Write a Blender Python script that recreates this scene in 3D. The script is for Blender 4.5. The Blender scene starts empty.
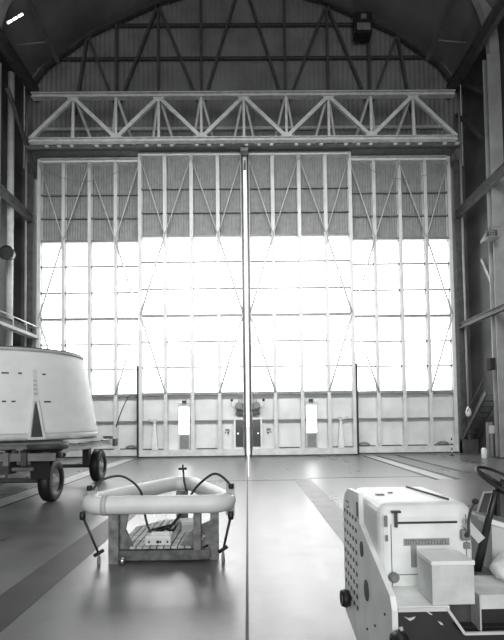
import bpy, bmesh, math, random
from mathutils import Vector, Matrix
random.seed(7)
S = bpy.context.scene
COL = S.collection
PI = math.pi

# ------------------------------------------------------------------ camera
H = 1.6
yaw, pitch, roll = .010, .0406, .0127
fw = Vector((math.sin(yaw)*math.cos(pitch), math.cos(yaw)*math.cos(pitch), math.sin(pitch)))
rt = Vector((math.cos(yaw), -math.sin(yaw), 0))
up = rt.cross(fw)
r2 = rt*math.cos(roll) - up*math.sin(roll)
u2 = up*math.cos(roll) + rt*math.sin(roll)
cd = bpy.data.cameras.new('camera')
cam = bpy.data.objects.new('camera', cd); COL.objects.link(cam)
cam.matrix_world = Matrix(((r2.x, u2.x, -fw.x, 0), (r2.y, u2.y, -fw.y, 0), (r2.z, u2.z, -fw.z, H), (0, 0, 0, 1)))
cd.sensor_width = 36; cd.lens = 36*470/640
cd.shift_x = 0; cd.shift_y = (399.5-320)/640
cd.clip_end = 300
S.camera = cam

# ------------------------------------------------------------------ world, lights, exposure
w = bpy.data.worlds.new('world'); S.world = w; w.use_nodes = True
bg = w.node_tree.nodes['Background']; bg.inputs[0].default_value = (1, 1, 1, 1); bg.inputs[1].default_value = 3.0
PANE = 5.5

def area(name, loc, tgt, sx, sy, power):
    l = bpy.data.lights.new(name, 'AREA'); l.shape = 'RECTANGLE'; l.size = sx; l.size_y = sy; l.energy = power
    o = bpy.data.objects.new(name, l); COL.objects.link(o); o.location = loc
    o.rotation_euler = (Vector(tgt)-Vector(loc)).to_track_quat('-Z', 'Y').to_euler()
    return o
area('rear_fill', (0, -12.5, 6), (0, 10, 5), 16, 10, 2400)  # added fill from behind the camera; the rear wall has no opening
area('overhead_fill', (0, 3, 17), (0, 5.5, 0), 10, 10, 650)  # added overhead fill, no fixture modelled
fb = area('door_fill', (0, 8, 11.5), (0, 19.8, 5), 14, 2, 800)  # added out-of-view fill to brighten the door leaves
fb.data.spread = math.radians(95)
S.view_settings.view_transform = 'Standard'; S.view_settings.look = 'None'
S.view_settings.gamma = 1; S.view_settings.use_curve_mapping = False
S.view_settings.exposure = 0.0

# ------------------------------------------------------------------ materials
def lin(v):
    v = v/255
    return v/12.92 if v <= .04045 else ((v+.055)/1.055)**2.4
def gcol(v):
    c = lin(v); return (c*.972, c*1.0, c*.982, 1)
MATS = {}
def mat(name, v, rough=.6, metal=0., noise=.0, nscale=4., dirt=None, bump=0., spec=.5):
    """grey paint with procedural mottling; v = sRGB-ish albedo level"""
    if name in MATS: return MATS[name]
    m = bpy.data.materials.new(name); m.use_nodes = True; nt = m.node_tree; b = nt.nodes['Principled BSDF']
    b.inputs['Roughness'].default_value = rough; b.inputs['Metallic'].default_value = metal
    b.inputs['Specular IOR Level'].default_value = spec
    b.inputs['Base Color'].default_value = gcol(v)
    tc = nt.nodes.new('ShaderNodeTexCoord'); nz = nt.nodes.new('ShaderNodeTexNoise')
    nz.inputs['Scale'].default_value = nscale; nz.inputs['Detail'].default_value = 5
    nt.links.new(tc.outputs['Object'], nz.inputs['Vector'])
    cr = nt.nodes.new('ShaderNodeValToRGB')
    d = noise if noise else .06
    cr.color_ramp.elements[0].position = .3; cr.color_ramp.elements[0].color = gcol(v*(1-d))
    cr.color_ramp.elements[1].position = .7; cr.color_ramp.elements[1].color = gcol(min(250, v*(1+d*.5)))
    nt.links.new(nz.outputs[0], cr.inputs[0]); nt.links.new(cr.outputs[0], b.inputs['Base Color'])
    if bump:
        bp = nt.nodes.new('ShaderNodeBump'); bp.inputs['Strength'].default_value = bump; bp.inputs['Distance'].default_value = .01
        nt.links.new(nz.outputs[0], bp.inputs['Height']); nt.links.new(bp.outputs[0], b.inputs['Normal'])
    MATS[name] = m; return m
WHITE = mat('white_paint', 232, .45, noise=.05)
OFFW = mat('off_white_paint', 214, .5, noise=.08, nscale=3)
LIGHT = mat('light_grey_steel', 196, .5, noise=.08)
TRUSS = mat('truss_paint', 205, .55, noise=.1)
DOORP = mat('door_paint', 210, .5, noise=.08, nscale=1.5)
BASEP = mat('door_base_paint', 218, .55, noise=.07, nscale=1.2)
CORR = mat('corrugated_grey', 148, .6, noise=.08)
MIDG = mat('mid_grey_steel', 130, .5, noise=.12)
DARKS = mat('dark_steel', 74, .55, noise=.2)
GABLE = mat('dark_gable_sheet', 132, .7, noise=.15, nscale=.8)
GSTEEL = mat('gable_steel', 78, .7, noise=.15)
WALL = mat('wall_sheet', 88, .8, noise=.2, nscale=.7)
CEIL = mat('ceiling_dark', 118, .9, noise=.2, nscale=.5)
BLACK = mat('black_rubber', 28, .5, noise=.2)
IRON = mat('black_iron', 42, .4, noise=.2)
CHROME = mat('bright_metal', 210, .25, .9)
WOOD = mat('weathered_wood', 128, .75, noise=.3, nscale=9)
COLP = mat('column_paint', 150, .6, noise=.12, nscale=1.5)
GLASSD = mat('dark_glass', 60, .15)
TAPE = mat('grey_tape', 150, .6)
PLANK = mat('pale_plank', 190, .7, noise=.2, nscale=8)
MATTE = mat('matte_dark_paint', 50, .95, spec=.15)
CLOTH = mat('white_cloth', 225, .9, bump=.5, nscale=20)

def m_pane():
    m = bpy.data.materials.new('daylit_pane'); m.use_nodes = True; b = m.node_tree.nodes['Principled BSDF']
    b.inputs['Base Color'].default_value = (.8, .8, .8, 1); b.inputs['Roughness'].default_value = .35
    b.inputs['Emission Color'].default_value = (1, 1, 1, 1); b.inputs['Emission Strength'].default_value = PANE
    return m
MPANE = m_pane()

def m_floor():
    m = bpy.data.materials.new('polished_concrete'); m.use_nodes = True; nt = m.node_tree; N = nt.nodes; L = nt.links
    b = N['Principled BSDF']
    tc = N.new('ShaderNodeTexCoord')
    n1 = N.new('ShaderNodeTexNoise'); n1.inputs['Scale'].default_value = .35; n1.inputs['Detail'].default_value = 6
    n2 = N.new('ShaderNodeTexNoise'); n2.inputs['Scale'].default_value = 3.5; n2.inputs['Detail'].default_value = 8
    mp = N.new('ShaderNodeMapping'); mp.inputs['Scale'].default_value = (2.0, .5, 1)
    L.new(tc.outputs['Object'], mp.inputs[0]); L.new(mp.outputs[0], n1.inputs['Vector']); L.new(tc.outputs['Object'], n2.inputs['Vector'])
    mx = N.new('ShaderNodeMath'); mx.operation = 'MULTIPLY_ADD'; mx.inputs[1].default_value = .65
    L.new(n2.outputs[0], mx.inputs[0]); L.new(n1.outputs[0], mx.inputs[2])
    cr = N.new('ShaderNodeValToRGB')
    cr.color_ramp.elements[0].position = .45; cr.color_ramp.elements[0].color = gcol(60)
    cr.color_ramp.elements[1].position = 1.0; cr.color_ramp.elements[1].color = gcol(112)
    L.new(mx.outputs[0], cr.inputs[0]); L.new(cr.outputs[0], b.inputs['Base Color'])
    rr = N.new('ShaderNodeMapRange'); rr.inputs[1].default_value = .4; rr.inputs[2].default_value = 1.1
    rr.inputs[3].default_value = .22; rr.inputs[4].default_value = .38
    L.new(mx.outputs[0], rr.inputs[0]); L.new(rr.outputs[0], b.inputs['Roughness'])
    b.inputs['Specular IOR Level'].default_value = 1.0
    return m
FLOORM = m_floor()

# ------------------------------------------------------------------ geometry helpers
class MB:
    def __init__(s): s.bm = bmesh.new()
    def box(s, x0, x1, y0, y1, z0, z1, bevel=0., M=None, seg=3):
        g = bmesh.ops.create_cube(s.bm, size=1)
        vs = g['verts']
        for v in vs: v.co = Vector(((x0+x1)/2+v.co.x*(x1-x0), (y0+y1)/2+v.co.y*(y1-y0), (z0+z1)/2+v.co.z*(z1-z0)))
        if M is not None:
            for v in vs: v.co = M @ v.co
        if bevel:
            es = list({e for v in vs for e in v.link_edges})
            bmesh.ops.bevel(s.bm, geom=es, offset=bevel, segments=seg, affect='EDGES', profile=.5)
        return s
    def bar(s, a, b, w, h=None, upv=(0, 0, 1)):
        """rectangular bar from a to b"""
        a = Vector(a); b = Vector(b); h = h or w; d = (b-a).normalized(); u = Vector(upv)
        if abs(d.dot(u)) > .98: u = Vector((0, 1, 0))
        sx = d.cross(u).normalized(); sz = sx.cross(d).normalized()
        vs = []
        for p in (a, b):
            for i, j in ((-1, -1), (1, -1), (1, 1), (-1, 1)): vs.append(s.bm.verts.new(p+sx*i*w/2+sz*j*h/2))
        for f in ((3, 2, 1, 0), (4, 5, 6, 7), (0, 1, 5, 4), (1, 2, 6, 5), (2, 3, 7, 6), (3, 0, 4, 7)): s.bm.faces.new([vs[k] for k in f])
        return s
    def hbeam(s, a, b, w, d, t=.02, axis=(0, 1, 0)):
        """I section: flanges face along axis"""
        a = Vector(a); b = Vector(b); ax = Vector(axis)
        s.bar(a-ax*(d/2-t/2), b-ax*(d/2-t/2), w, t, axis)
        s.bar(a+ax*(d/2-t/2), b+ax*(d/2-t/2), w, t, axis)
        s.bar(a, b, t, d-2*t, axis)
        return s
    def tube(s, pts, r, n=12, closed=False, cap=True):
        pts = [Vector(p) for p in pts]; rings = []; prev = None; N = len(pts)
        for i, p in enumerate(pts):
            if closed: d = (pts[(i+1) % N]-pts[i-1]).normalized()
            else: d = (pts[min(i+1, N-1)]-pts[max(i-1, 0)]).normalized()
            if prev is None:
                u = Vector((0, 0, 1)) if abs(d.z) < .9 else Vector((0, 1, 0))
                x = d.cross(u).normalized()
            else:
                x = (prev - d*prev.dot(d)).normalized()
            prev = x; y = d.cross(x)
            rr = r[i] if isinstance(r, (list, tuple)) else r
            rings.append([s.bm.verts.new(p+(x*math.cos(k*2*PI/n)+y*math.sin(k*2*PI/n))*rr) for k in range(n)])
        for i in range(N if closed else N-1):
            A = rings[i]; B = rings[(i+1) % N]; off = 0
            if closed and i == N-1:
                off = min(range(n), key=lambda o: (A[0].co-B[o].co).length)
            for k in range(n):
                f = s.bm.faces.new((A[k], A[(k+1) % n], B[(k+1+off) % n], B[(k+off) % n])); f.smooth = True
        if not closed and cap:
            s.bm.faces.new(list(reversed(rings[0]))); s.bm.faces.new(rings[-1])
        return s
    def lathe(s, prof, n=48, c=(0, 0, 0), axis='Z', closed=False):
        c = Vector(c); rings = []
        for r, z in prof:
            ring = []
            for k in range(n):
                t = k*2*PI/n; a, b = r*math.cos(t), r*math.sin(t)
                v = {'Z': (a, b, z), 'X': (z, a, b), 'Y': (b, z, a)}[axis]
                ring.append(s.bm.verts.new(c+Vector(v)))
            rings.append(ring)
        R = list(zip(rings, rings[1:])) + ([(rings[-1], rings[0])] if closed else [])
        for A, B in R:
            for k in range(n):
                f = s.bm.faces.new((A[k], A[(k+1) % n], B[(k+1) % n], B[k])); f.smooth = True
        if not closed:
            s.bm.faces.new(list(reversed(rings[0]))); s.bm.faces.new(rings[-1])
        return s
    def prism(s, pts, axis, t0, t1):
        """2D polygon extruded along axis: X -> pts are (y,z); Y -> (x,z); Z -> (x,y)"""
        def P(p, t): return {'X': (t, p[0], p[1]), 'Y': (p[0], t, p[1]), 'Z': (p[0], p[1], t)}[axis]
        A = [s.bm.verts.new(P(p, t0)) for p in pts]; B = [s.bm.verts.new(P(p, t1)) for p in pts]
        s.bm.faces.new(list(reversed(A))); s.bm.faces.new(B); n = len(pts)
        for i in range(n): s.bm.faces.new((A[i], A[(i+1) % n], B[(i+1) % n], B[i]))
        return s
    def corrugated(s, x0, x1, z0, z1, y, pitch=.1, amp=.018, top=None):
        n = max(2, int((x1-x0)/pitch*4)); cols = []
        for i in range(n+1):
            x = x0+(x1-x0)*i/n; o = amp*(0, 1, 0, -1)[i % 4]
            zt = top(x) if top else z1
            cols.append([s.bm.verts.new((x, y+o+dy, z)) for dy, z in ((0, z0), (0, zt), (.012, zt), (.012, z0))])
        for A, B in zip(cols, cols[1:]):
            for k in range(4): s.bm.faces.new((A[k], B[k], B[(k+1) % 4], A[(k+1) % 4]))
        s.bm.faces.new(cols[0]); s.bm.faces.new(list(reversed(cols[-1])))
        return s
    def build(s, name, m, parent=None, smooth=False, bevel=0.):
        bmesh.ops.recalc_face_normals(s.bm, faces=s.bm.faces)
        me = bpy.data.meshes.new(name); s.bm.to_mesh(me); s.bm.free(); me.materials.append(m)
        if smooth:
            for p in me.polygons: p.use_smooth = True
        o = bpy.data.objects.new(name, me); COL.objects.link(o)
        if parent: o.parent = parent
        if bevel:
            md = o.modifiers.new('bevel', 'BEVEL'); md.width = bevel; md.segments = 2; md.limit_method = 'ANGLE'
        return o

def tag(o, label=None, cat=None, group=None, kind=None):
    if label: o['label'] = label
    if cat: o['category'] = cat
    if group: o['group'] = group
    if kind: o['kind'] = kind
    return o
def thing(name, label, cat, loc=(0, 0, 0), rz=0, group=None):
    o = bpy.data.objects.new(name, None); COL.objects.link(o); o.location = loc; o.rotation_euler = (0, 0, rz)
    return tag(o, label, cat, group)
def struct(name, mb, m, label=None):
    return tag(mb.build(name, m), label, None, None, 'structure')
def copy_tree(o, parent=None):
    c = o.copy(); COL.objects.link(c)
    if parent: c.parent = parent
    for ch in list(o.children): copy_tree(ch, c)
    return c
def rods(a, b, r, n=8): return MB().tube([a, b], r, n)

# ================================================================== SETTING
SEAM = .0
D = 19.86           # front face of the inner door leaves
T = 13.15
WX = 10.0           # side walls
struct('floor', MB().box(-14, 14, -14, 21.2, -.2, 0), FLOORM, 'smooth grey concrete hangar floor with a glossy sheen')
struct('ground', MB().box(-60, 60, 21.2, 90, -.2, -.01), mat('apron_concrete', 190, .8))
struct('wall_left', MB().box(-WX-.2, -WX, -14, 21.4, 0, 17.2), WALL)
struct('wall_right', MB().box(WX, WX+.2, -14, 21.4, 0, 17.2), WALL)
struct('wall_back', MB().box(-WX-.2, WX+.2, -14.2, -14, 0, 22.5), WALL)
RL = [(-WX-.2, 16.6), (-9.35, 17.75), (-7.15, 19.35), (-3.9, 20.8), (0, 21.9), (3.9, 20.8), (7.15, 19.35), (9.35, 17.75), (WX+.2, 16.6)]
def roofz(x):
    for (a, za), (b, zb) in zip(RL, RL[1:]):
        if a <= x <= b: return za+(zb-za)*(x-a)/(b-a)
    return 16.6
gw = MB()
gw.corrugated(-9.98, 9.98, 12.9, 0, 20.95, .22, .025, top=roofz)
struct('wall_front', gw, GABLE, 'dark corrugated gable wall above the hangar doors')
struct('trim_1', MB().box(-9.98, -9.2, 20.75, 20.95, 0, 12.92), WALL)
struct('trim_2', MB().box(9.2, 9.98, 20.75, 20.95, 0, 12.92), WALL)
cb = MB(); cb.prism(RL+[(x, z+.15) for x, z in reversed(RL)], 'Y', -14, 21.3)
struct('ceiling', cb, CEIL, 'dark faceted roof of the hangar')
# floor strips, joints (steel plates set into the slab)
STRIPD = mat('dark_trench_plate', 72, .5, noise=.15, nscale=3)
STRIPL = mat('pale_track_plate', 178, .4, noise=.1, nscale=3)
JOINT = mat('joint_filler', 52, .6)
k = 3
def strip(x0, x1, y0, y1, m, h=.003):
    global k
    struct('trim_%d' % k, MB().box(x0, x1, y0, y1, 0.0, h), m); k += 1
strip(-2.30, -1.90, -2, 12.1, STRIPD); strip(1.20, 1.62, 4.2, 12.4, mat('worn_trench_plate', 110, .45, noise=.15, nscale=3))
strip(-5.15, -4.66, 8, 19.6, STRIPL); strip(-5.19, -5.15, 8, 19.6, JOINT, .004); strip(-4.66, -4.6, 8, 19.6, JOINT, .004)
strip(4.84, 5.22, 11.9, 19.6, STRIPL); strip(4.72, 4.84, 11.9, 19.6, JOINT, .004); strip(5.22, 5.40, 11.9, 19.6, JOINT, .004)
strip(6.06, 6.24, 9, 19.6, JOINT, .004); strip(-6.4, -6.3, 9, 19.6, JOINT, .004)
strip(-.035, -.01, -2, 19.7, JOINT, .004); strip(-.01, .02, 13, 19.7, mat('bright_guide_rail', 235, .3), .006)
strip(-1.9, 1.2, 12.2, 12.23, JOINT, .004); strip(1.62, 4.78, 12.5, 12.56, JOINT, .004)
strip(-9.5, 9.5, 19.5, 19.54, JOINT, .005)

# ================================================================== HANGAR DOORS
BW = 1.14
GZ = [11.59, 10.54, 9.49, 8.37, 7.2, 6.04, 4.92, 3.82, 2.69, 1.53]
def door_leaf(n, x0, y, sg, inner):
    """x0 = outer-left edge, y = front face; sg = +1 leaf left of the seam, -1 mirrored"""
    W = 4*BW
    root = bpy.data.objects.new('door_%d' % n, None); COL.objects.link(root)
    root.location = (x0+(0 if sg > 0 else W), y, 0); root['kind'] = 'structure'
    side = 'left' if sg > 0 else 'right'
    root['label'] = ('inner' if inner else 'outer')+' sliding hangar door leaf '+side+' of the centre seam'
    X = lambda a: a*sg
    def bx(mb, a, b, *r, **kw): return mb.box(min(X(a), X(b)), max(X(a), X(b)), *r, **kw)
    P = lambda mb, nm, m: mb.build(nm, m, root)
    # posts
    for i in range(5):
        a = i*BW; wd = .15
        if i == 0: a += wd/2
        if i == 4: a -= wd/2
        mb = MB(); mb.hbeam((X(a), .12, .1), (X(a), .12, T-.14), wd, .24, .02)
        P(mb, 'mullion', DOORP)
    for z in GZ:
        big = z in (9.49, 6.04, 2.69)
        h = .12 if big else .055
        mb = MB()
        mb.box(min(X(.02), X(W-.02)), max(X(.02), X(W-.02)), .10, .22, z-h/2, z+h/2)
        if big: bx(mb, .02, W-.02, .02, .24, z-h/2-.015, z-h/2)
        P(mb, 'girt', DARKS if (9.4 > z > 2.7 and not big) else MIDG)  # window girts coloured darker for their shadow against the bright panes
    P(bx(MB(), 0, W, 0, .26, T-.16, T), 'top_rail', WHITE)  # white paint also stands in for daylight along the leaf top
    P(bx(MB(), 0, W, -.02, .26, .06, .32), 'bottom_rail', OFFW)
    P(bx(MB(), .0, W, .0, .25, .012, .058), 'gap_shade', IRON)  # dark strip added to block the bright gap and give its floor shadow
    P(MB().corrugated(min(X(.02), X(W-.02)), max(X(.02), X(W-.02)), 9.45, T-.1, .25, .115, .02), 'corrugated_panel', CORR)
    P(bx(MB(), .02, W-.02, .25, .27, .1, 2.72), 'base_panel', BASEP)
    # windows: two banks of four bays, three panes high
    for i in range(4):
        for z0, z1 in ((6.10, 9.43), (2.75, 5.98)):
            P(bx(MB(), i*BW+.03, (i+1)*BW-.03, .235, .247, z0, z1), 'window_pane', MPANE)
    # cross braces
    def br(i, z0, j, z1):
        P(rods((X(i*BW+(.1 if i == 0 else -.1 if i == 4 else 0)), -.015, z0), (X(j*BW+(.1 if j == 0 else -.1 if j == 4 else 0)), -.015, z1), .028 if min(z0, z1) > 9 else .044), 'cross_brace', LIGHT)
    zt, zm = T-.25, 9.5
    br(0, zt, 1, zm); br(2, zt, 1, zm); br(2, zt, 3, zm); br(4, zt, 3, zm)
    br(1, zm, 0, 6.05); br(3, zm, 4, 6.05); br(0, 6.05, 1, 2.7); br(4, 6.05, 3, 2.7)
    # dark slots at the foot of each bay
    for i in range(4):
        if inner and i in (1, 3): continue
        P(bx(MB(), i*BW+.14, (i+1)*BW-.14, .2, .252, .33, .37), 'drain_slot', DARKS)
    if not inner:
        for a in (.6, W-.5) if sg > 0 else (.6, W-.5):
            mb = MB(); pts = [(X(a)+.3*math.cos(t), .32+.2*math.sin(t)) for t in [PI*q/10 for q in range(11)]]
            pi = [(X(a)+.23*math.cos(t), .32+.13*math.sin(t)) for t in [PI*q/10 for q in reversed(range(11))]]
            mb.prism(pts+pi, 'Y', .15, .24); P(mb, 'wheel_arch', MIDG)
        # slack cable
        pts = []
        for q in range(25):
            t = q/24; pts.append((X(.2+t*3.9), -.06, T-.35-.75*(1-(2*t-1)**2)+.1*t))
        P(MB().tube(pts, .010, 6), 'slack_cable', MIDG)
    else:
        # dark edge post and hose
        P(bx(MB(), -.07, .01, -.05, .1, .02, 3.9), 'edge_post', IRON)
        pts = [(-.04, 2.55), (-.15, 2.64), (-.3, 2.66), (-.45, 2.56), (-.62, 2.2), (-.78, 1.8), (-.95, 1.3)]
        if sg > 0:
            P(MB().tube([(X(a), -.03, z) for a, z in pts], .022, 6), 'hose', IRON)
        # personnel door with bright window
        a0 = 1.69; a1 = 2.11
        d = P(bx(MB(), a0-.03, a1+.03, .12, .25, .33, 2.3), 'service_door', LIGHT)
        q = bx(MB(), a0+.0, a1-.0, .10, .125, .99, 2.12).build('door_window', MPANE, d)
        q = bx(MB(), a0+.02, a1-.02, .105, .125, .36, .93).build('kick_panel', MIDG, d)
        bx(MB(), a0+.14, a1-.1, .02, .13, 2.3, 2.4).build('door_lamp', IRON, d)
        # tapered arm standing on the sill
        mb = MB(); c = .68
        mb.prism([(X(c-.13), .3), (X(c+.13), .3), (X(c+.045), 1.45), (X(c-.045), 1.45)], 'Y', -.02, .1)
        ar = P(mb, 'tapered_arm', WHITE)
        MB().lathe([(.09, -.03), (.09, .08)], 16, (X(c), .03, 1.55), 'Y').build('pivot', LIGHT, ar)
        MB().lathe([(.05, -.03), (.05, .06)], 12, (X(c-.26), .03, 1.6), 'Y').build('pivot', LIGHT, ar)
        MB().box(min(X(c-.3), X(c)), max(X(c-.3), X(c)), .04, .07, 1.52, 1.6).build('link', LIGHT, ar)
        # seam end: meeting post, dark hatch, drive motor
        P(bx(MB(), W-.11, W-.045, -.10, .0, .02, T+.05), 'meeting_seal', IRON)
        P(bx(MB(), W-.55, W-.12, .0, .22, .08, 1.68), 'hatch_frame', WHITE)
        h = P(bx(MB(), W-.48, W-.16, -.012, .004, .42, 1.56), 'hatch_glass', GLASSD)
        MB().lathe([(.04, 0), (.04, .02)], 12, (X(W-.38), -.03, .98), 'Y').build('hatch_knob', CHROME, h)
        bx(MB(), W-.48, W-.16, -.02, -.01, .42, .47).build('hatch_sill', IRON, h)
        mb = MB(); bx(mb, W-.46, W-.14, -.16, .1, 1.95, 2.28, bevel=.05)
        mb.lathe([(.13, -.22), (.15, -.2), (.15, .05)], 20, (X(W-.33), .0, 2.15), 'Y')
        mo = P(mb, 'drive_motor', MIDG)
        bx(MB(), W-.45, W-.15, -.12, .08, 1.74, 1.93).build('gearbox', DARKS, mo)
        MB().tube([(X(W-.44), -.1, 2.05), (X(W-.6), -.14, 2.1), (X(W-.66), -.14, 2.25), (X(W-.62), -.14, 2.36)], .018, 8).build('crank_arm', LIGHT, mo)
        MB().lathe([(.05, -.2), (.06, -.18), (.06, -.11), (.05, -.09)], 14, (X(W-.62), 0, 2.38), 'Y').build('crank_knob', BLACK, mo)
        for da in (-.33, -.23): P(rods((X(W+da), .05, 2.3), (X(W+da), .05, 2.9), .015), 'conduit', LIGHT)
        P(bx(MB(), W-.92, W-.74, .2, .25, 1.1, 1.18), 'switch_plate', MIDG)
        mb = MB(); mb.lathe([(.04, .19), (.04, .25)], 12, (X(W-.8), 0, 1.0), 'Y'); P(mb, 'push_button', IRON)
        mb = MB(); mb.lathe([(.025, .19), (.025, .25)], 12, (X(W-.92), 0, 1.02), 'Y'); P(mb, 'push_button', DARKS)
    return root
W4 = 4*BW
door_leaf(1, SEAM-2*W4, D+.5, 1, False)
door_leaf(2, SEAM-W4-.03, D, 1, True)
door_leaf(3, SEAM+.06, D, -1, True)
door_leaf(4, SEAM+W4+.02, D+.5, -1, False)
# vertical jambs beside the leaves
struct('trim_30', MB().box(-9.5, -9.22, 20.2, 20.74, 0, 12.9), DARKS)
struct('trim_31', MB().box(9.22, 9.5, 20.2, 20.74, 0, 12.9), DARKS)

# ================================================================== ROOF TRUSSES
tr = thing('box_truss', 'long light grey lattice truss spanning above the hangar doors', 'truss', (0, 19, 0))
TZ, BZ = 15.03, 13.14
def P(mb, nm, m, par): return mb.build(nm, m, par)
P(MB().hbeam((-8.75, 0, TZ), (8.8, 0, TZ), .26, .2, .03, (0, 0, 1)), 'top_chord', TRUSS, tr)
P(MB().hbeam((-8.85, 0, BZ), (8.85, 0, BZ), .22, .17, .03, (0, 0, 1)), 'bottom_chord', TRUSS, tr)
P(MB().hbeam((-8.95, 1.3, BZ), (8.95, 1.3, BZ), .2, .14, .03, (0, 0, 1)), 'bottom_chord', TRUSS, tr)
PN = 1.76
for i in range(-5, 6):
    x = i*PN
    if abs(i) < 5:
        P(MB().bar((x, 0, BZ+.1), (x, 0, TZ-.08), .1, .1), 'post', TRUSS, tr)
        for s in (-1, 1): P(MB().bar((x+.05*s, .1, TZ-.08), (x+.6*s, 1.3, BZ+.08), .085, .07), 'sway_brace', TRUSS, tr)
        mb = MB(); zz = TZ-.06 if i % 2 == 0 else BZ+.06; dz = -.2 if i % 2 == 0 else .2
        mb.prism([(x-.3, zz), (x+.3, zz), (x+.1, zz+dz), (x-.1, zz+dz)], 'Y', -.07, -.05); P(mb, 'gusset', TRUSS, tr)
for i in range(-5, 5):
    x = i*PN; up_ = (i % 2 == 1)
    a, b = ((x, BZ+.08), (x+PN, TZ-.08)) if up_ else ((x, TZ-.08), (x+PN, BZ+.08))
    P(MB().bar((a[0], 0, a[1]), (b[0], 0, b[1]), .13, .15), 'diagonal', TRUSS, tr)
# door header / track
hd = thing('door_track', 'horizontal steel door track hung beneath the lattice truss', 'track', (0, 19.35, 12.64))
P(MB().box(-9.15, 9.2, -.1, .1, .42, .46), 'track_flange', MIDG, hd)
P(MB().box(-9.15, 9.2, .2, 1.5, .52, .56), 'track_web', MIDG, hd)
for i in range(-17, 18):
    if i % 4 == 3: continue
    x = i*.52+.1
    P(MB().box(x-.07, x+.07, -.2, -.1, .37, .42), 'hanger', WHITE, hd)
P(MB().box(-9.15, 9.2, .1, .2, .38, .56), 'track_channel', DARKS, hd)
P(MB().box(-.16, .16, -.05, .3, .22, .37, bevel=.02), 'centre_stop', MIDG, hd)
# dark gable bracing
gt = thing('gable_truss', 'dark steel bracing against the gable wall below the roof', 'truss', (0, 20.7, 0))
lo = 15.6
mem = []
for s in (-1, 1):
    mem += [((s*7.6, lo-.2), (s*7.05, 19.1)), ((s*7.05, 19.1), (s*5.72, lo)), ((s*5.74, 19.6), (s*5.74, lo)), ((s*5.72, lo), (s*3.84, 20.5)),
            ((s*3.84, 20.5), (s*3.84, lo)), ((s*3.84, 20.5), (s*1.9, lo)), ((s*1.9, lo), (s*1.9, 21.1)), ((s*1.9, lo), (s*.1, 21.5))]
for a, b in mem: P(MB().bar((a[0], 0, a[1]), (b[0], 0, b[1]), .11, .11), 'brace', GSTEEL, gt)
for z, x in ((18.05, 8.7), (19.62, 5.9), (16.45, 9.3)):
    P(MB().hbeam((-x, .12, z), (x, .12, z), .1, .12, .02, (0, 0, 1)), 'girt', GSTEEL, gt)
P(MB().box(-9.1, 9.1, .05, .15, 14.7, 14.82), 'girt', LIGHT, gt)
for a, b in zip(RL, RL[1:]):
    P(MB().bar((a[0]*.955, -.05, a[1]-.2), (b[0]*.955, -.05, b[1]-.2), .16, .14), 'rafter', DARKS, gt)
uh = thing('unit_heater', 'dark box heater hung high on the right of the gable bracing', 'heater', (5.35, 20.3, 18.6))
P(MB().box(-.38, .38, -.25, .25, 0, .95, bevel=.02), 'heater_case', IRON, uh)
P(MB().box(-.3, .3, -.28, -.26, .1, .42), 'heater_grille', MIDG, uh)
P(MB().box(-.12, .12, -.29, -.26, .6, .82), 'heater_plate', MIDG, uh)
for x in (-.3, .3): P(rods((x, 0, .95), (x, 0, 2.0), .02), 'hanger_rod', GSTEEL, uh)

# ================================================================== COLUMNS & WALL STEEL
def column(s):
    side = 'left' if s < 0 else 'right'
    c = thing('frame_column', 'tall grey steel frame column with curved haunch on the '+side+' wall', 'column', (s*9.62, 17.6, 0), 0)
    P(MB().hbeam((0, 0, 0), (0, 0, 15.5), .5, .36, .03, (0, 1, 0)), 'column_shaft', COLP, c)
    # curved haunch leaning in toward the roof
    outer = []; inner_ = []
    for q in range(13):
        t = q/12*PI/2*.72
        inner_.append((-s*(-.25+1.5*(1-math.cos(t)))-s*.35, 15.5+4.0*math.sin(t)*.8))
        outer.append((-s*(-.25+1.3*(1-math.cos(t)))+s*.0, 15.5+4.6*math.sin(t)*.8))
    zc = lambda p: (p[0], min(p[1], roofz(p[0]+s*9.62)-.04))
    P(MB().prism([zc(p) for p in inner_]+[zc(p) for p in reversed(outer)], 'Y', -.15, .15), 'haunch', COLP, c)
    P(MB().box(-.35, .35, -.3, .3, 0, .05), 'base_plate', DARKS, c)
    return c
column(-1); column(1)
for s in (-1, 1):
    side = 'left' if s < 0 else 'right'
    for z, h, ht, nm in ((5.5, .22, 'lowest', 0), (10.42, .34, 'middle', 0), (16.3, .6, 'highest and deepest', 0)):
        o = MB().hbeam((s*9.3, 9, z), (s*9.3, 20.7, z), .18, h, .03, (0, 0, 1)).build('wall_girt', GSTEEL if z < 16 else DARKS)
        tag(o, ht+' horizontal steel girt running back along the '+side+' wall', 'beam')
    o = rods((s*9.46, 20.05, 0), (s*9.46, 20.05, 15), .05, 12).build('wall_pipe', COLP)
    tag(o, 'thin vertical pipe beside the '+side+' edge of the hangar doors', 'pipe')
o = MB().tube([(-9.53, 18.85, 3.0), (-9.53, 18.85, 15.9)], .13, 20).build('downpipe', LIGHT)
tag(o, 'thick pale vertical pipe just in from the left frame column', 'pipe')
for a, b, l in (((-9.2, 17.9, 14.6), (-9.2, 20.6, 12.4), 'dark diagonal brace high on the left wall beside the truss'),
                ((9.6, 17.8, 12.2), (9.6, 20.6, 15.2), 'dark diagonal brace high on the right wall beside the truss'),
                ((9.7, 17.8, 14.1), (9.7, 20.4, 16.6), 'upper dark diagonal brace on the right wall under the roof'),
                ((9.7, 18.9, 8.0), (9.7, 17.7, 6.0), 'short slanting brace at mid height of the right wall'),
                ((9.7, 18.9, 8.7), (9.7, 17.7, 9.1), 'short strut tying the right column back above the cable tray')):
    tag(MB().bar(a, b, .13, .13).build('wall_brace', GSTEEL if 'short' not in l else MIDG), l, 'brace')
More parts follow.
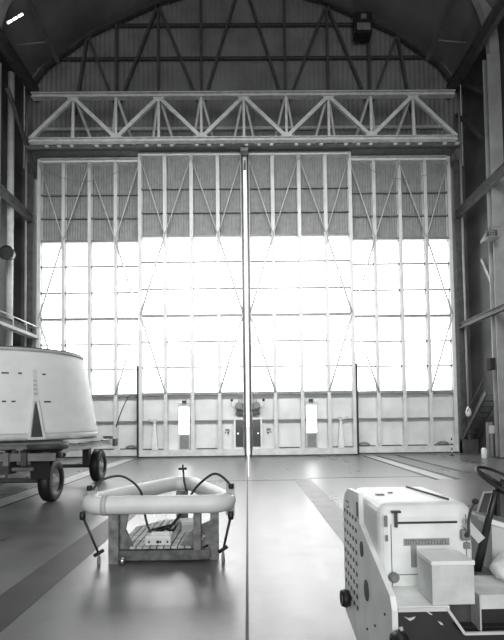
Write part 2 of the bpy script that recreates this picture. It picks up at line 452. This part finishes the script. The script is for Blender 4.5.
for s in (-1, 1):
    side = 'left' if s < 0 else 'right'
    tag(MB().bar((s*8.4, 17.6, 18.25), (s*7.6, 18.8, 16.3), .12, .12).build('knee_brace', GSTEEL), 'dim slanting knee brace under the roof at the upper '+side, 'brace')
    tag(rods((s*9.2, 18.6, 16.9), (s*7.9, 18.8, 17.2), .03).build('tie_rod', MIDG), 'thin near level tie rod beside the '+side+' roof haunch', 'rod')
# left gallery handrail
gr = thing('gallery_rail', 'slim pale handrail above a ledge on the left wall', 'railing', (-9.05, 17, 5.3))
P(rods((0, 0, .38), (0, 3.6, .38), .028), 'top_rail', LIGHT, gr)
P(MB().box(-.3, .03, 0, 3.6, -.12, 0), 'ledge', MIDG, gr)
for y in (.1, 1.2, 2.3, 3.5): P(rods((0, y, 0), (0, y, .38), .02), 'rail_post', LIGHT, gr)
# floodlight on the left pipe
fl = thing('floodlight', 'dark bell shaped floodlight clamped to the pale left pipe', 'lamp', (-9.2, 18.0, 8.0))
P(MB().lathe([(.1, .28), (.22, .2), (.27, 0), (.29, -.1), (.27, -.1), (.24, 0), (.1, .2)], 24, (0, 0, .1), 'Y'), 'lamp_hood', IRON, fl)
P(MB().lathe([(.25, 0), (.25, .01)], 24, (0, -.02, .1), 'Y'), 'lens', GLASSD, fl)
P(MB().tube([(0, .28, .1), (-.15, .5, .1), (-.29, .68, .1)], .03, 8), 'bracket', DARKS, fl)
# added glowing tubes imitating bright dashes of light by the left haunch
sl = thing('glow_strip', 'short slanted row of added glowing dashes at the top left corner', 'lamp', (-8.95, 17.42, 16.75))
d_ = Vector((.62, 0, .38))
P(MB().bar((0, 0, 0), d_, .06, .04), 'glow_backing', DARKS, sl)
for q in range(3): P(MB().tube([d_*(q*.34)+Vector((0, -.05, 0)), d_*(q*.34+.26)+Vector((0, -.05, 0))], .035, 10), 'glow_dash', MPANE, sl)
# right wall fittings
ct = thing('cable_reel_tray', 'wire cable tray on the right column at mid height', 'tray', (9.25, 17.1, 8.15))
P(MB().box(-.32, .1, -.2, .33, 0, .04), 'tray_floor', MIDG, ct)
P(MB().tube([(-.3+.0*q, 0, .05) if 0 else (-.1+.2*math.cos(q*.7), .15*math.sin(q*.7), .07+q*.008) for q in range(34)], .022, 6), 'coiled_cable', DARKS, ct)
for q in range(5): P(rods((-.3+q*.1, -.2, 0), (-.3+q*.1, -.2, .38), .01, 6), 'tray_wire', MIDG, ct)
P(MB().box(-.32, .1, -.21, -.19, .36, .39), 'tray_rim', MIDG, ct)
o = MB().box(9.05, 9.25, 17.3, 17.6, 3.3, 3.75, bevel=.03).build('junction_box', MATTE); tag(o, 'dark junction box on the right column at window sill height', 'box')
o = MB().lathe([(.02, .0), (.1, .05), (.12, .2), (.07, .38), (.02, .45)], 14, (9.3, 19.7, 1.55)).build('hanging_bag', WHITE); tag(o, 'small white bag hanging on the right wall pipe by the doors', 'bag')
bp = thing('sign_post', 'grey post with a square plate before the right wall', 'post', (9.2, 17.9, 0))
P(MB().box(-.09, .0, -.03, .03, 0, 1.35), 'post_shaft', MIDG, bp); P(MB().box(.06, .14, -.03, .03, 0, 1.35), 'post_shaft', MIDG, bp)
P(MB().box(0, .28, -.06, -.03, .92, 1.22), 'plate', LIGHT, bp)
wb = thing('white_canister', 'small white canister standing on the floor near the right wall', 'canister', (8.85, 17.6, 0))
P(MB().lathe([(.09, 0), (.1, .03), (.1, .33), (.06, .4)], 18), 'can_body', WHITE, wb); P(MB().lathe([(.05, .4), (.05, .44)], 12), 'can_cap', DARKS, wb)
st = thing('wall_stair', 'dark steep steel stair rising against the right wall', 'stair', (9.5, 17.9, 0))
for dy in (0,):
    for dx in (-.25, .25): P(MB().bar((dx, 2.3, .6), (dx, .2, 2.5), .05, .18), 'stringer', DARKS, st)
for q in range(9): P(MB().box(-.25, .25, 2.2-q*.24, 2.4-q*.24, .62+q*.22, .65+q*.22), 'tread', DARKS, st)
P(MB().box(-.28, .28, 2.0, 2.5, 0, .6), 'plinth', DARKS, st)
P(rods((-.28, 2.3, 1.3), (-.28, .2, 3.1), .02), 'handrail', DARKS, st)
# striped post
sp = thing('striped_post', 'thin black and white banded post before the right outer door leaf', 'post', (8.25, 19.0, 0))
P(MB().lathe([(.09, 0), (.09, .02)], 16), 'post_foot', IRON, sp)
for q in range(8): P(rods((0, 0, .02+q*.1), (0, 0, .12+q*.1), .022, 10), 'post_band', (BLACK, WHITE)[q % 2], sp)

# ================================================================== TRAILER
TX, TY = -5.24, 11.0
tl = thing('transport_trailer', 'heavy four wheeled trailer carrying the white cone at the left', 'trailer', (TX, TY, 0))
for s in (-1, 1):
    P(MB().hbeam((s*.95, -2.1, .98), (s*.95, 2.3, .98), .14, .2, .02, (0, 0, 1)), 'frame_rail', MIDG, tl)
    P(MB().hbeam((s*1.42, -1.3, 1.02), (s*1.42, 1.9, 1.02), .1, .16, .02, (0, 0, 1)), 'side_rail', OFFW, tl)
for y in (-1.95, -1.2, -.4, .4, 1.2, 2.1):
    P(MB().hbeam((-1.7, y, 1.13), (1.5, y, 1.13), .14, .1, .02, (0, 0, 1)), 'cross_member', MIDG, tl)
P(MB().box(-1.75, 1.62, -2.18, -2.08, .86, 1.0), 'front_beam', MIDG, tl)
for q in range(9): P(MB().box(-1.6+q*.33, -1.5+q*.33, -2.24, -2.18, .78, 1.02), 'lug', MIDG if q % 2 else DARKS, tl)
P(MB().box(.2, .8, -2.2, -1.9, .62, .84), 'winch_box', DARKS, tl)
P(MB().box(-.9, -.1, -2.2, -1.7, .5, .84), 'tool_locker', DARKS, tl)
P(rods((-1.6, -2.05, .7), (1.2, -2.05, .7), .04), 'tie_rod', MIDG, tl)
P(MB().box(1.1, 1.55, 1.92, 2.1, .93, 1.07), 'outrigger', OFFW, tl); P(MB().box(1.55, 1.62, 1.88, 2.14, .9, 1.1), 'outrigger_pad', DARKS, tl)
P(MB().box(1.12, 1.46, -1.98, -1.15, .86, .96, bevel=.02), 'mudguard', MATTE, tl)
P(MB().box(1.12, 1.46, -1.99, -1.95, .5, .9), 'mud_flap', MATTE, tl)
P(MB().box(1.3, 1.6, -.9, .9, 1.12, 1.2), 'chock', WHITE, tl)
P(MB().lathe([(.36, 0), (.38, .02), (.38, .09), (.36, .11)], 32, (1.33, -1.75, 1.06)), 'turntable_plate', DARKS, tl)
P(MB().lathe([(.28, 0), (.28, .16)], 28, (1.33, -1.75, .9)), 'turntable_hub', IRON, tl)
P(rods((-1.3, -1.5, .42), (1.3, -1.5, .42), .05), 'axle', DARKS, tl); P(rods((-1.3, 1.45, .42), (1.3, 1.45, .42), .05), 'axle', DARKS, tl)
for y in (-1.5, 1.45):
    for s in (-1, 1): P(MB().bar((s*1.0, y, .45), (s*1.0, y, .92), .16, .2), 'suspension', DARKS, tl)
def wheel():
    o = MB().lathe([(.24, -.11), (.36, -.12), (.41, -.09), (.42, 0), (.41, .09), (.36, .12), (.24, .11), (.23, 0)], 40, (0, 0, 0), 'X', closed=True).build('wheel', BLACK, tl)
    r = MB().lathe([(.05, .03), (.12, .05), (.15, -.02), (.2, -.02), (.245, .09), (.26, .09), (.235, -.1), (.05, -.1)], 32, (0, 0, 0), 'X', closed=True).build('rim', LIGHT, o)
    h = MB().lathe([(.07, -.1), (.07, .1), (.04, .13)], 20, (0, 0, 0), 'X').build('hub', OFFW, o)
    return o
wh = wheel()
for i, (x, y, f) in enumerate(((1.3, -1.5, 1), (1.3, 1.45, 1), (-1.3, -1.5, -1), (-1.3, 1.45, -1))):
    o = wh if i == 0 else copy_tree(wh, tl)
    o.location = (x, y, .42)
    if f < 0: o.rotation_euler = (0, 0, PI)

# conical shroud
cn = thing('conical_shroud', 'large white truncated cone section resting on the trailer', 'cone', (TX-.14, TY, 1.225))
CZ = .12
RP = [(1.79, 0), (1.788, .03), (1.785, .06), (1.725, .45), (1.64, .95), (1.55, 1.4), (1.48, 1.66), (1.445, 1.76)]
prof = [(r, z+CZ) for r, z in RP]
P(MB().lathe([(r-.02, z) for r, z in prof[:1]]+prof+[(1.42, 1.76+CZ), (1.42, .1+CZ)], 96, closed=True), 'shell', mat('shroud_paint', 247, .55, noise=.05, nscale=2), cn)
P(MB().lathe([(1.40, 1.72+CZ), (1.48, 1.72+CZ), (1.48, 1.785+CZ), (1.40, 1.785+CZ)], 96, closed=True), 'top_rim', LIGHT, cn)
P(MB().lathe([(1.38, 1.786+CZ), (1.45, 1.786+CZ), (1.45, 1.81+CZ), (1.38, 1.81+CZ)], 96, closed=True), 'seal_ring', DARKS, cn)
P(MB().lathe([(1.70, 0), (1.795, 0), (1.795, .05), (1.79, CZ), (1.70, CZ)], 96, closed=True), 'base_ring', OFFW, cn)
def rad(z):
    z = max(0, z-CZ)
    for (r0, z0), (r1, z1) in zip(RP, RP[1:]):
        if z0 <= z <= z1: return r0+(r1-r0)*(z-z0)/(z1-z0+1e-9)
    return 1.45
def surf(az, z, off=0):
    r = rad(z)+off; return Vector((r*math.cos(az), r*math.sin(az), z))
az0 = math.radians(-52)
def patch(a0, a1, z0, z1, off, n=4):
    mb = MB(); g = []
    for i in range(n+1):
        for j in range(n+1): g.append((a0+(a1-a0)*i/n, z0+(z1-z0)*j/n))
    A = [mb.bm.verts.new(surf(a, z, off)) for a, z in g]; B = [mb.bm.verts.new(surf(a, z, -.005)) for a, z in g]
    for i in range(n):
        for j in range(n):
            q = (i*(n+1)+j, (i+1)*(n+1)+j, (i+1)*(n+1)+j+1, i*(n+1)+j+1)
            mb.bm.faces.new([A[t] for t in q]); mb.bm.faces.new([B[t] for t in reversed(q)])
    bd = [i*(n+1) for i in range(n+1)]+[n*(n+1)+j for j in range(1, n+1)]+[i*(n+1)+n for i in range(n-1, -1, -1)]+[j for j in range(n-1, 0, -1)]
    for a, b in zip(bd, bd[1:]+bd[:1]): mb.bm.faces.new((A[a], A[b], B[b], B[a]))
    return mb
P(patch(az0-.022, az0+.022, .8, 1.45, .02), 'strap', WHITE, cn)
brk = MB()
for sg in (-1, 1): brk.bar(surf(az0+sg*.078, .03, .05), surf(az0+sg*.022, .80, .035), .045, .045)
brk.bar(surf(az0-.095, .03, .05), surf(az0+.095, .03, .05), .05, .05)
brk.bar(surf(az0-.03, .80, .035), surf(az0+.03, .80, .035), .05, .05)
P(brk, 'tie_down_bracket', WHITE, cn)
rc = MB(); tri = [(az0-.066, .06), (az0+.066, .06), (az0+.022, .74), (az0-.022, .74)]
A = [rc.bm.verts.new(surf(q, z, .03)) for q, z in tri]; B = [rc.bm.verts.new(surf(q, z, -.02)) for q, z in tri]
rc.bm.faces.new(A); rc.bm.faces.new(list(reversed(B)))
for q in range(4): rc.bm.faces.new((A[q], A[(q+1) % 4], B[(q+1) % 4], B[q]))
P(rc, 'bracket_recess', DARKS, cn)
for (z, lst) in ((1.36, (-.36, -.32, -.17, .12)), (.78, (-.42, -.34, -.24, .12, .16))):
    for a in lst: P(patch(az0+a-.022, az0+a+.022, z-.016, z+.016, .006, 2), 'fastener_plate', DARKS, cn)
for q in range(4):
    P(patch(az0-.02, az0+.02, 1.2-q*.09, 1.23-q*.09, .03, 2), 'strap_rib', LIGHT, cn)

# ================================================================== TUBE RING AND ITS CRADLE
ring = thing('tubular_frame', 'white triangular tube frame lying level on the low wooden cradle', 'frame', (-1.03, 6.1, 0))
ox, oy, rz = -1.03, 6.1, .64
V = [Vector((-1.96, 5.38)), Vector((-.16, 5.38)), Vector((-.97, 7.42))]
def fillet(V, r, n=10):
    out = []
    for i in range(len(V)):
        p, a, b = V[i], V[i-1], V[(i+1) % len(V)]
        d1 = (a-p).normalized(); d2 = (b-p).normalized(); ang = d1.angle(d2)
        t = r/math.tan(ang/2); c = p+(d1+d2).normalized()*(r/math.sin(ang/2))
        s = p+d1*t; e = p+d2*t
        a0 = math.atan2(s.y-c.y, s.x-c.x); a1 = math.atan2(e.y-c.y, e.x-c.x); da = (a1-a0+PI) % (2*PI)-PI
        for q in range(n+1): out.append(Vector((c.x+r*math.cos(a0+da*q/n), c.y+r*math.sin(a0+da*q/n))))
    return out
path = fillet(V, .2)
P(MB().tube([(p.x-ox, p.y-oy, rz) for p in path], .104, 24, closed=True), 'ring_tube', WHITE, ring)
def loc(x, y, z): return (x-ox, y-oy, z)
# corner plates, rods
P(MB().box(-.27-ox, -.165-ox, 5.62-oy, 5.65-oy, .46, .84), 'corner_plate', LIGHT, ring)
P(MB().box(-1.9-ox, -1.8-ox, 5.62-oy, 5.65-oy, .48, .84), 'corner_plate', LIGHT, ring)
P(MB().lathe([(.115, -.03), (.115, .03)], 24, loc(-1.62, 5.38, rz), 'X'), 'tube_collar', LIGHT, ring)
for (x0, x1, z0, z1) in ((-1.85, -1.67, .54, .12), (-.2, -.29, .52, .14)):
    rd = P(MB().tube([loc(x0, 5.3, z0), loc(x1, 5.3, z1)], [.016, .013], 8), 'swing_rod', IRON, ring)
    MB().lathe([(.03, -.04), (.035, 0), (.03, .05)], 12, loc(x0, 5.3, z0)).build('rod_eye', IRON, rd)
    MB().tube([loc(x1-.05, 5.3, z1-.02), loc(x1, 5.3, z1+.01), loc(x1+.05, 5.3, z1+.04)], .02, 8).build('rod_clevis', BLACK, rd)
    MB().lathe([(.018, 0), (.022, .02), (.018, .09), (.01, z1)], 12, loc(x1, 5.3, 0.0)).build('rod_foot', MIDG, rd)
P(MB().tube([loc(-.96, 7.05, .74), loc(-.97, 7.02, .93)], .014, 8), 'handle_stem', IRON, ring)
P(MB().tube([loc(-1.03, 7.0, .87), loc(-.91, 7.0, .875)], .018, 8), 'handle_bar', IRON, ring)
P(MB().tube([loc(-.95, 6.96, .82), loc(-.94, 6.93, .7), loc(-.9, 6.85, .57)], .014, 8), 'handle_strut', IRON, ring)
def sm(pts, n=6):
    pts = [Vector(p) for p in pts]; out = []
    for i in range(len(pts)-1):
        p0, p1, p2, p3 = pts[max(i-1, 0)], pts[i], pts[i+1], pts[min(i+2, len(pts)-1)]
        for q in range(n):
            t = q/n
            out.append(.5*((2*p1)+(p2-p0)*t+(2*p0-5*p1+4*p2-p3)*t*t+(3*p1-p0-3*p2+p3)*t**3))
    return out+[pts[-1]]
P(MB().tube(sm([loc(-1.8, 5.5, .8), loc(-1.72, 5.52, .9), loc(-1.52, 5.55, .95), loc(-1.38, 5.6, .88), loc(-1.28, 5.62, .76), loc(-1.25, 5.63, .62), loc(-1.21, 5.62, .4), loc(-1.14, 5.58, .25)]), .014, 8), 'hose', IRON, ring)
P(MB().tube(sm([loc(-.22, 5.55, .84), loc(-.32, 5.57, .93), loc(-.42, 5.6, .95), loc(-.55, 5.62, .86), loc(-.66, 5.64, .74), loc(-.78, 5.65, .52), loc(-.95, 5.7, .3)]), .015, 8), 'hose', IRON, ring)
for x in (-1.84, -.2):
    P(MB().lathe([(.028, -.03), (.034, 0), (.028, .03)], 12, loc(x, 5.5, .82)), 'hose_fitting', BLACK, ring)

cr = thing('wooden_cradle', 'low weathered wooden cradle with plank deck under the tube frame', 'cradle', (ox, oy, 0))
top = rz-.1
P(MB().box(-1.57-ox, -1.46-ox, 5.32-oy, 5.44-oy, 0, top+.0), 'leg', WOOD, cr)
P(MB().box(-.62-ox, -.54-ox, 5.32-oy, 5.44-oy, .136, top), 'leg', WOOD, cr)
P(MB().box(-.44-ox, -.35-ox, 5.42-oy, 5.54-oy, 0, .56), 'leg', WOOD, cr)
P(MB().box(-1.06-ox, -.9-ox, 6.95-oy, 7.08-oy, 0, top), 'leg', WOOD, cr)
P(MB().prism([loc(-1.46, 0, .53)[0::2], loc(-1.37, 0, .53)[0::2], loc(-1.40, 0, .36)[0::2], loc(-1.30, 0, .14)[0::2], loc(-1.46, 0, .14)[0::2]], 'Y', 5.40-oy, 5.44-oy), 'gusset_plate', WOOD, cr)
P(MB().prism([loc(-.54, 0, .30)[0::2], loc(-.54, 0, .40)[0::2], loc(-.44, 0, .44)[0::2], loc(-.44, 0, .20)[0::2], loc(-.54, 0, .14)[0::2], loc(-.54, 0, .22)[0::2], loc(-.49, 0, .27)[0::2]], 'Y', 5.42-oy, 5.46-oy), 'gusset_plate', WOOD, cr)
P(MB().prism([loc(-.63, 0, .36)[0::2], loc(-.63, 0, .14)[0::2], loc(-.8, 0, .15)[0::2]], 'Y', 5.40-oy, 5.44-oy), 'gusset_plate', WOOD, cr)
P(MB().box(-1.46-ox, -.44-ox, 5.34-oy, 5.44-oy, .03, .135), 'front_beam', mat('stained_wood', 100, .7, noise=.3, nscale=9), cr)
P(MB().bar(loc(-1.5, 5.45, .1), loc(-1.02, 7.0, .1), .08, .1), 'side_beam', WOOD, cr)
P(MB().bar(loc(-.42, 5.45, .1), loc(-.94, 7.0, .1), .08, .1), 'side_beam', WOOD, cr)
# plank deck clipped to an octagon
octo = [(-1.38, 5.36), (-.62, 5.36), (-.5, 5.72), (-.54, 6.35), (-.8, 6.8), (-1.2, 6.8), (-1.5, 6.35), (-1.52, 5.75)]
def span(x):
    ys = []
    for (xa, ya), (xb, yb) in zip(octo, octo[1:]+octo[:1]):
        if (xa-x)*(xb-x) <= 0 and xa != xb: ys.append(ya+(yb-ya)*(x-xa)/(xb-xa))
    return min(ys), max(ys)
x = -1.50
while x < -.52:
    x1 = min(x+.078, -.505); a = span(max(x, -1.515)); b = span(x1-.001)
    P(MB().prism([(x-ox, a[0]-oy), (x1-ox-.014, b[0]-oy), (x1-ox-.014, b[1]-oy), (x-ox, a[1]-oy)], 'Z', .15, .175), 'deck_plank', PLANK, cr)
    x += .078
P(MB().lathe([(.035, -.025), (.045, 0), (.035, .025)], 18, loc(-1.40, 5.28, .05), 'X'), 'caster', CHROME, cr)
b1 = thing('instrument_box', 'white instrument box with dials at the front of the plank deck', 'box', (-1.04, 5.53, .175))
P(MB().box(-.145, .145, -.1, .1, 0, .105, bevel=.008), 'box_body', WHITE, b1)
P(MB().box(-.145, .145, -.104, -.1, .0, .07), 'front_panel', OFFW, b1)
for x, r in ((-.1, .012), (.0, .018), (.03, .012), (.11, .012)): P(MB().lathe([(r, -.112), (r, -.1)], 12, (x, 0, .035), 'Y'), 'dial', IRON, b1)
b2 = thing('battery_box', 'pale two tone box at the back right of the plank deck', 'box', (-.76, 6.15, .175), .25)
P(MB().box(-.12, .12, -.12, .12, 0, .085), 'box_body', LIGHT, b2); P(MB().box(-.125, .125, -.125, .125, .085, .13, bevel=.01), 'lid', WHITE, b2)
o = MB().tube(sm([(-1.26, 5.95, .19), (-1.2, 6.0, .22), (-1.12, 5.98, .2), (-1.05, 6.04, .22), (-.98, 6.0, .2), (-.95, 6.08, .21), (-.95, 6.2, .23), (-.95, 6.4, .22), (-1.05, 6.3, .2), (-1.2, 6.15, .19)]), .018, 8).build('loose_cable', BLACK)
tag(o, 'black cable lying in loops on the plank deck behind the instrument box', 'cable')

# ================================================================== TOW TRACTOR
tt = thing('service_tractor', 'white industrial tractor with perforated end plate at the lower right', 'tractor', (.76, 2.45, 0), math.radians(.5))
tt.scale = (1, 1, .978)
TW = mat('tractor_paint', 240, .4, noise=.06, nscale=5)
TWD = mat('tractor_paint_worn', 212, .5, noise=.12, nscale=6)
ep = MB(); ep.prism([(1.15, .16), (1.15, .96), (1.1, 1.05), (.98, 1.11), (.66, 1.125), (.66, .93), (.03, .68), (0, .62), (0, .12), (.75, .08)], 'X', -.03, 0)
e = P(ep, 'end_plate', TW, tt)
for r in range(9):
    for c_ in range(5):
        y = 1.09-c_*.085; z = .93-r*.075-.0*c_
        if r == 8 and c_ == 0: continue
        MB().box(-.034, -.028, y-.016, y+.016, z-.013, z+.013).build('louvre_hole', IRON, e)
for (y, z, rz_, ry) in ((.60, .77, .05, .035), (.50, .54, .065, .05)):
    mb = MB(); mb.prism([(y+ry*math.cos(t), z+rz_*math.sin(t)) for t in [q*PI/10 for q in range(20)]], 'X', -.036, -.028); mb.build('access_hole', DARKS, e)
MB().box(-.036, -.028, .69, .71, .96, 1.06).build('slot', IRON, e)
for y, z in ((.32, .4), (.5, .3), (.12, .55), (.07, .3)): MB().lathe([(.008, -.037), (.008, -.028)], 8, (0, y, z), 'X').build('bolt', IRON, e)
for a, b, c_, d_ in ((.96, 1.04, 1.005, 1.013), (.94, .96, .975, .985), (.99, 1.01, .965, .975)): MB().box(-.034, -.028, a, b, c_, d_).build('plate_mark', IRON, e)
# bumper roller
br_ = P(MB().lathe([(.03, -.025), (.055, -.03), (.065, 0), (.055, .03), (.03, .025)], 24, (-.06, 1.0, .30), 'X', closed=True), 'bumper_roller', BLACK, tt)
MB().lathe([(.028, -.02), (.028, .045)], 16, (-.06, 1.0, .30), 'X').build('roller_hub', OFFW, br_)
# hood
P(MB().box(0.0, .565, .30, 1.05, .56, 1.115, bevel=.075, seg=5), 'hood', TW, tt)
P(MB().box(.095, .455, .294, .302, 1.0, 1.012), 'hood_seam', IRON, tt)
P(MB().box(.066, .069, .296, .302, .6, 1.0), 'panel_seam', DARKS, tt)
P(MB().box(.1, .46, .296, .302, .70, .704), 'panel_seam', MIDG, tt)
P(MB().box(.07, .5, .29, .302, .6, .612), 'panel_seam', IRON, tt)
P(MB().box(.505, .508, .296, .302, .62, 1.05), 'panel_seam', MIDG, tt)
hl = P(MB().box(.085, .099, .27, .29, .985, 1.07), 'hood_latch', DARKS, tt)
MB().box(.066, .118, .265, .29, 1.07, 1.082).build('latch_grip', IRON, hl)
P(MB().box(.03, .047, .293, .302, .985, 1.05), 'reflector', MIDG, tt)
P(MB().box(.035, .048, .293, .302, .90, .935), 'reflector', MIDG, tt)
# T shaped tape mark with its worn characters
P(MB().box(.14, .405, .293, .302, .872, .912), 'tape_bar', TAPE, tt)
P(MB().box(.18, .212, .293, .302, .745, .872), 'tape_stem', TAPE, tt)
chars = MB(); xx = .15; random.seed(3)
TAPED = mat('tape_ink', 105, .6)
while xx < .39:
    chars.box(xx, xx+.004, .2915, .2935, .880, .905)
    if random.random() < .6: chars.box(xx, xx+.014, .2915, .2935, .901, .905)
    if random.random() < .5: chars.box(xx, xx+.014, .2915, .2935, .880, .884)
    xx += .012+random.random()*.008
P(chars, 'tape_characters', TAPED, tt)
# side latch, ring and dark socket
P(MB().lathe([(.014, .285), (.022, .285), (.022, .30), (.014, .30)], 20, (.505, 0, 1.01), 'Y', closed=True), 'pull_ring', LIGHT, tt)
sk = P(MB().box(.468, .522, .27, .302, .90, .965, bevel=.012), 'socket', MIDG, tt)
MB().lathe([(.014, .262), (.014, .272)], 16, (.495, 0, .935), 'Y').build('socket_face', IRON, sk)
P(MB().box(.488, .523, .285, .302, .85, .885), 'socket_plate', MIDG, tt)
P(MB().lathe([(.02, .26), (.03, .28), (.03, .302)], 16, (.075, 0, .69), 'Y'), 'filler_cap', MIDG, tt)
for (x0, x1, y0, y1) in ((-.0, .05, .62, .66), (.1, .13, .7, .72)): P(MB().box(x0+.08, x1+.08, y0, y1, 1.112, 1.122), 'top_catch', IRON, tt)
P(MB().bar((.39, .95, 1.12), (.46, .42, 1.12), .012, .012), 'top_handle', IRON, tt)
# deck and apron
P(MB().box(0, .27, 0, .3, .612, .637, bevel=.004), 'deck_plate', TW, tt)
ap = MB(); ap.bar((0, -.005, .624), (.255, -.005, .624), .012, .02); ap.bar((.255, -.005, .624), (.34, -.005, .495), .012, .014); ap.bar((.34, -.005, .495), (1.0, -.005, .495), .012, .014)
P(ap, 'apron_edge', OFFW, tt)
P(MB().prism([(0, .2), (.9, .2), (.9, .49), (.33, .49), (.24, .605), (0, .605)], 'Y', .03, .05), 'apron', IRON, tt)
for pts in ([(.04, .575), (.065, .567), (.10, .575), (.09, .562), (.07, .553), (.055, .565)], [(.155, .60), (.17, .598), (.19, .583), (.18, .582)],
            [(.215, .55), (.235, .541), (.245, .528), (.23, .53)], [(.01, .52), (.03, .524), (.035, .505), (.02, .50)]):
    P(MB().prism(pts, 'Y', .024, .03), 'paint_chip', OFFW, tt)
P(MB().box(.26, .435, .12, .3, .49, .60), 'step_box', DARKS, tt)
P(MB().box(.435, .443, .02, .3, .49, .68), 'step_side', LIGHT, tt)
P(MB().box(.445, 1.0, .04, .34, .60, .675), 'foot_board', TWD, tt)
P(MB().box(.445, 1.0, .10, .34, .49, .60), 'foot_recess', IRON, tt)
P(MB().prism([(.445, .34), (1.0, .34), (1.0, 1.0), (.60, 1.0), (.60, .36)], 'Z', .62, .675), 'cab_floor', MIDG, tt)
P(MB().box(.0, 1.0, .06, 1.0, .12, .5), 'chassis', IRON, tt)
# wheels
def twheel(x, y):
    o = MB().lathe([(.05, -.05), (.10, -.055), (.125, -.03), (.13, 0), (.125, .03), (.10, .055), (.05, .05)], 32, (x, y, .13), 'Y', closed=True).build('wheel', BLACK, tt)
    MB().lathe([(.055, -.045), (.055, .045)], 20, (x, y, .13), 'Y').build('hub', OFFW, o)
for x, y in ((.15, -.0), (.85, -.0), (.15, .95), (.85, .95)): twheel(x, y)
bw = P(MB().lathe([(.03, -.03), (.06, -.035), (.075, 0), (.06, .035), (.03, .03)], 28, (-.01, -.05, .46), 'X', closed=True), 'bumper_roller', BLACK, tt)
MB().lathe([(.03, -.03), (.03, .03)], 16, (-.01, -.05, .46), 'X').build('roller_hub', OFFW, bw)
# steering
sc = P(MB().tube([(.625, .43, .67), (.64, .38, .83), (.655, .33, 1.0), (.68, .28, 1.19)], [.026, .024, .019, .017], 14), 'steering_column', IRON, tt)
nrm = Vector((.34, -.34, .86)).normalized(); q_ = nrm.to_track_quat('Z', 'X').to_matrix().to_4x4()
cw = Vector((.735, .27, 1.235)); R_ = .17
mb = MB(); mb.tube([cw+q_ @ Vector((R_*math.cos(t), R_*math.sin(t), 0)) for t in [k_*2*PI/40 for k_ in range(40)]], .0095, 10, closed=True)
sw = P(mb, 'steering_wheel', BLACK, tt)
for a in (0.4, 2.5, 4.6):
    MB().tube([cw-nrm*.03, cw+q_ @ Vector((R_*math.cos(a), R_*math.sin(a), 0))], [.014, .008], 8).build('spoke', BLACK, sw)
MB().tube([cw-nrm*.06, cw+nrm*.005], .035, 16).build('wheel_hub', BLACK, sw)
P(MB().tube(sm([(.50, .25, .95), (.495, .24, 1.02), (.505, .23, 1.09), (.525, .22, 1.13)]), .008, 8), 'gear_lever', DARKS, tt)
P(MB().lathe([(.006, -.018), (.018, -.008), (.018, .008), (.006, .018)], 16, (.527, .22, 1.14)), 'lever_knob', BLACK, tt)
P(MB().bar((.50, .28, 1.0), (.585, .28, .9), .012, .05, (0, 0, 1)), 'lever_arm', LIGHT, tt)
# seat and rear cover
P(MB().prism([(.64, 1.02), (.95, .92), (.95, .89), (.64, .99)], 'Y', .36, .42), 'cover_edge', WHITE, tt)
P(MB().prism([(.70, .68), (.95, .68), (.95, .9), (.70, .98)], 'Y', .38, .9), 'engine_cover', LIGHT, tt)
P(MB().prism([(.68, 1.02), (.73, 1.14), (1.0, 1.14), (1.0, .95)], 'Y', .5, .58), 'seat_back', DARKS, tt)
P(MB().tube([(.67, .49, 1.02), (.715, .49, 1.145), (1.0, .49, 1.15)], .007, 8), 'seat_rail', LIGHT, tt)
for x in (.78, .86): P(MB().box(x, x+.02, .46, .5, 1.0, 1.15), 'seat_strap', BLACK, tt)
o = MB()
bmesh.ops.create_icosphere(o.bm, subdivisions=3, radius=1)
for v in o.bm.verts:
    n_ = 1+.12*math.sin(v.co.x*5+v.co.z*3)+.08*math.sin(v.co.y*9+v.co.z*7)
    v.co = Vector((1.465+v.co.x*.075*n_, 2.70+v.co.y*.08*n_, .735+max(v.co.z, -.75)*.075*n_))
tag(o.build('crumpled_cloth', CLOTH, smooth=True), 'crumpled white cloth on the tractor floor at the right edge', 'cloth')
# box standing on the deck
wbx = thing('storage_box', 'white lidded metal box standing on the tractor deck', 'box', (.945, 2.46, .6245), math.radians(.5))
P(MB().box(0, .222, 0, .2, 0, .2, bevel=.004), 'box_body', TWD, wbx)
P(MB().box(-.004, .226, -.004, .204, .201, .224, bevel=.004), 'lid', TW, wbx)
